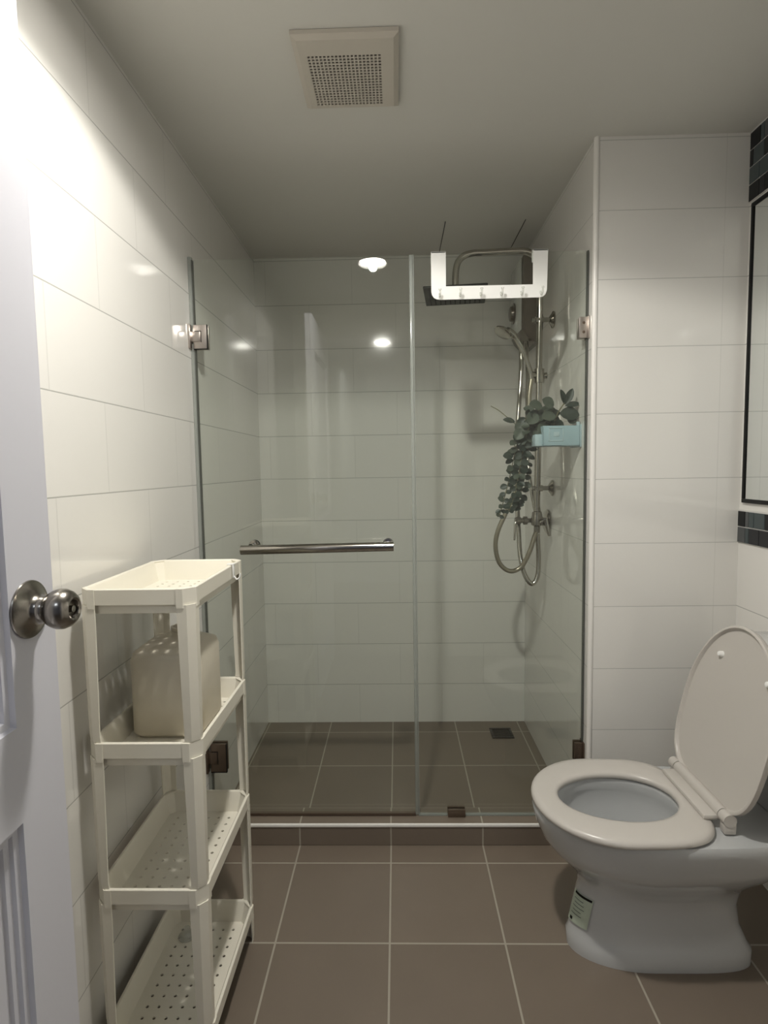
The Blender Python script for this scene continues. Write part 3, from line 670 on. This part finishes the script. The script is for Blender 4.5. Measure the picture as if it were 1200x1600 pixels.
# ------------------------------------------------------------------ four-tier plastic rack
RX0, RX1, RY0, RY1 = -.580, -.357, -.712, -.358
TZ = [1.013, .708, .405, .102]
t = thing('plastic_storage_rack', 'cream four-tier plastic storage rack against the left wall', 'storage rack', ((RX0 + RX1) / 2, (RY0 + RY1) / 2, 0))
def tray(ztop):
    b = NB(); ch = .020
    def ring(ins, z, c=ch):
        x0, x1, y0, y1 = RX0 + ins, RX1 - ins, RY0 + ins, RY1 - ins
        return [(x0 + c, y0, z), (x1 - c, y0, z), (x1, y0 + c, z), (x1, y1 - c, z), (x1 - c, y1, z), (x0 + c, y1, z), (x0, y1 - c, z), (x0, y0 + c, z)]
    zf = ztop - .048
    # stepped wall: outer band, recessed lower band, inside wall
    loft(b, [ring(.016, zf - .003, .012), ring(.0085, zf - .001, .014), ring(.0085, ztop - .032, .014), ring(.0005, ztop - .031), ring(0, ztop - .0015), ring(.0015, ztop), ring(.0055, ztop), ring(.0075, ztop - .002), ring(.0085, ztop - .004, .016), ring(.020, zf, .012)], False, False)
    # perforated floor
    x0, x1, y0, y1 = RX0 + .020, RX1 - .020, RY0 + .020, RY1 - .020
    nxh, nyh, pit = 6, 11, .0262
    hx0 = (x0 + x1) / 2 - nxh * pit / 2; hy0 = (y0 + y1) / 2 - nyh * pit / 2; hx1 = hx0 + nxh * pit; hy1 = hy0 + nyh * pit
    def quad(a, b_, c, d, z): b.faces.new([b.verts.new((*p, z)) for p in (a, b_, c, d)])
    for z in (zf, zf - .003):
        c = .012
        quad((x0 + c, y0), (x1 - c, y0), (hx1, hy0), (hx0, hy0), z); quad((x1, y0 + c), (x1, y1 - c), (hx1, hy1), (hx1, hy0), z)
        quad((x1 - c, y1), (x0 + c, y1), (hx0, hy1), (hx1, hy1), z); quad((x0, y1 - c), (x0, y0 + c), (hx0, hy0), (hx0, hy1), z)
        for tri in (((x1 - c, y0), (x1, y0 + c), (hx1, hy0)), ((x1, y1 - c), (x1 - c, y1), (hx1, hy1)), ((x0 + c, y1), (x0, y1 - c), (hx0, hy1)), ((x0, y0 + c), (x0 + c, y0), (hx0, hy0))):
            b.faces.new([b.verts.new((*p, z)) for p in tri])
    rr = .0037
    for i in range(nxh):
        for j in range(nyh):
            cx, cy = hx0 + (i + .5) * pit, hy0 + (j + .5) * pit
            for z in (zf, zf - .003):
                sqv = [b.verts.new((cx + sx * pit / 2, cy + sy * pit / 2, z)) for sx, sy in ((1, 0), (1, 1), (0, 1), (-1, 1), (-1, 0), (-1, -1), (0, -1), (1, -1))]
                hv = [b.verts.new((cx + rr * cos(k * pi / 4), cy + rr * sin(k * pi / 4), z)) for k in range(8)]
                for k in range(8): b.faces.new((sqv[k], sqv[(k + 1) % 8], hv[(k + 1) % 8], hv[k]))
            h0 = [b.verts.new((cx + rr * cos(k * pi / 4), cy + rr * sin(k * pi / 4), zf)) for k in range(8)]
            h1 = [b.verts.new((cx + rr * cos(k * pi / 4), cy + rr * sin(k * pi / 4), zf - .003)) for k in range(8)]
            for k in range(8): b.faces.new((h0[k], h0[(k + 1) % 8], h1[(k + 1) % 8], h1[k]))
    return b
for z in TZ: obj('tray', tray(z), 'rack_plastic', t, ang=25)
def post(sx, sy, z0, z1, foot=False):
    """L-section corner post, open towards the inside of the rack"""
    b = NB(); cx = RX1 if sx > 0 else RX0; cy = RY1 if sy > 0 else RY0
    def sec(z, L, o):
        ch, w = .013, .0028
        pts = [(-L, 0), (-ch, 0), (0, -ch), (0, -L), (-w, -L), (-w, -ch - .001), (-ch - .001, -w), (-L, -w)]
        return [(cx + sx * (px - o), cy + sy * (py - o), z) for px, py in pts]
    Lt, Lb = .032, (.027 if not foot else .024)
    loft(b, [sec(z0, Lb, .002), sec(z0 + .012, Lb, .001), sec(z1 - .03, Lt, .0002), sec(z1, Lt, .0)])
    return b
levels = [(TZ[1] + .001, TZ[0] - .032), (TZ[2] + .001, TZ[1] - .032), (TZ[3] + .001, TZ[2] - .032), (0.0, TZ[3] - .032)]
for z0, z1 in levels:
    for sx in (-1, 1):
        for sy in (-1, 1): obj('post', post(sx, sy, z0, z1, z0 == 0), 'rack_plastic', t, ang=25)
# corner sleeves: the posts clip over each tray's corner
for z in TZ:
    for sx in (-1, 1):
        for sy in (-1, 1):
            b = NB(); cx = (RX1 if sx > 0 else RX0) + sx * .0012; cy = (RY1 if sy > 0 else RY0) + sy * .0012
            pts = [(-.034, 0), (-.0205, 0), (0, -.0205), (0, -.034), (-.002, -.034), (-.002, -.021), (-.021, -.002), (-.034, -.002)]
            loft(b, [[(cx + sx * px, cy + sy * py, zz) for px, py in pts] for zz in (z - .038, z - .0005)])
            obj('corner_sleeve', b, 'rack_plastic', t, ang=25)

# frosted square canister on the second shelf
t = thing('frosted_plastic_canister', 'frosted square plastic canister standing on the rack shelf below the top', 'canister', (-.455, -.52, .661))
zf = TZ[1] - .048
def rsq(x0, x1, y0, y1, r, z, n=6):
    out = []
    for (cx, cy, a0) in ((x1 - r, y1 - r, 0), (x0 + r, y1 - r, 90), (x0 + r, y0 + r, 180), (x1 - r, y0 + r, 270)):
        for k in range(n): a = R(a0 + 90 * k / (n - 1)); out.append((cx + r * cos(a), cy + r * sin(a), z))
    return out
b = NB(); cx0, cx1, cy0, cy1 = -.548, -.392, -.600, -.440
mc = (-.452, -.52)
def circ(r, z, n=24):
    out = []
    for q in range(4):
        for k in range(6): a = R(q * 90 + 90 * k / 5.0 * .999); out.append((mc[0] + r * cos(a), mc[1] + r * sin(a), z))
    return out
rg = [rsq(cx0 + .01, cx1 - .01, cy0 + .01, cy1 - .01, .02, zf + .0005), rsq(cx0, cx1, cy0, cy1, .025, zf + .012), rsq(cx0, cx1, cy0, cy1, .025, zf + .17), rsq(cx0 + .004, cx1 - .004, cy0 + .004, cy1 - .004, .027, zf + .186), rsq(cx0 + .02, cx1 - .02, cy0 + .02, cy1 - .02, .034, zf + .197),
      circ(.030, zf + .204), circ(.026, zf + .208), circ(.026, zf + .222), circ(.0275, zf + .224), circ(.0275, zf + .228), circ(.023, zf + .228), circ(.022, zf + .19)]
loft(b, rg); obj('bottle_body', b, 'canister_plastic', t, ang=60)
b = NB(); lathe(b, (mc[0], mc[1], zf + .215), (0, 0, 1), [(0, .0262), (0, .029), (.004, .029), (.004, .0262)], 32); obj('neck_ring', b, 'canister_plastic', t)

# little white clip on the top tray's rim, clear cap on the lowest tray
b = NB(); cy_ = -.452
box(b, (RX1 - .011, cy_ - .005, TZ[0] + .0003), (RX1 + .006, cy_ + .005, TZ[0] + .004), .001); box(b, (RX1 + .0015, cy_ - .005, TZ[0] - .030), (RX1 + .005, cy_ + .005, TZ[0] + .003), .001)
tube(b, smooth_path([(RX1 + .004, cy_, TZ[0] - .026), (RX1 + .010, cy_, TZ[0] - .034), (RX1 + .017, cy_, TZ[0] - .030), (RX1 + .019, cy_, TZ[0] - .020)], 4), .002, 8)
tag(obj('small_clip_hook', b, 'white_plastic', origin=(RX1, cy_, TZ[0])), 'tiny white plastic clip hook on the right rim of the top tray', 'hook')
b = NB(); zz = TZ[3] - .048
lathe(b, (-.515, -.425, zz + .0005), (0, .0, 1), [(0, .0), (0, .021), (.002, .022), (.010, .012), (.014, .009), (.022, .009), (.023, 0)], 28)
tag(obj('clear_suction_cup', b, 'clear_plastic', origin=(-.515, -.425, zz)), 'small clear suction cup lying in the back corner of the lowest tray', 'suction cup')
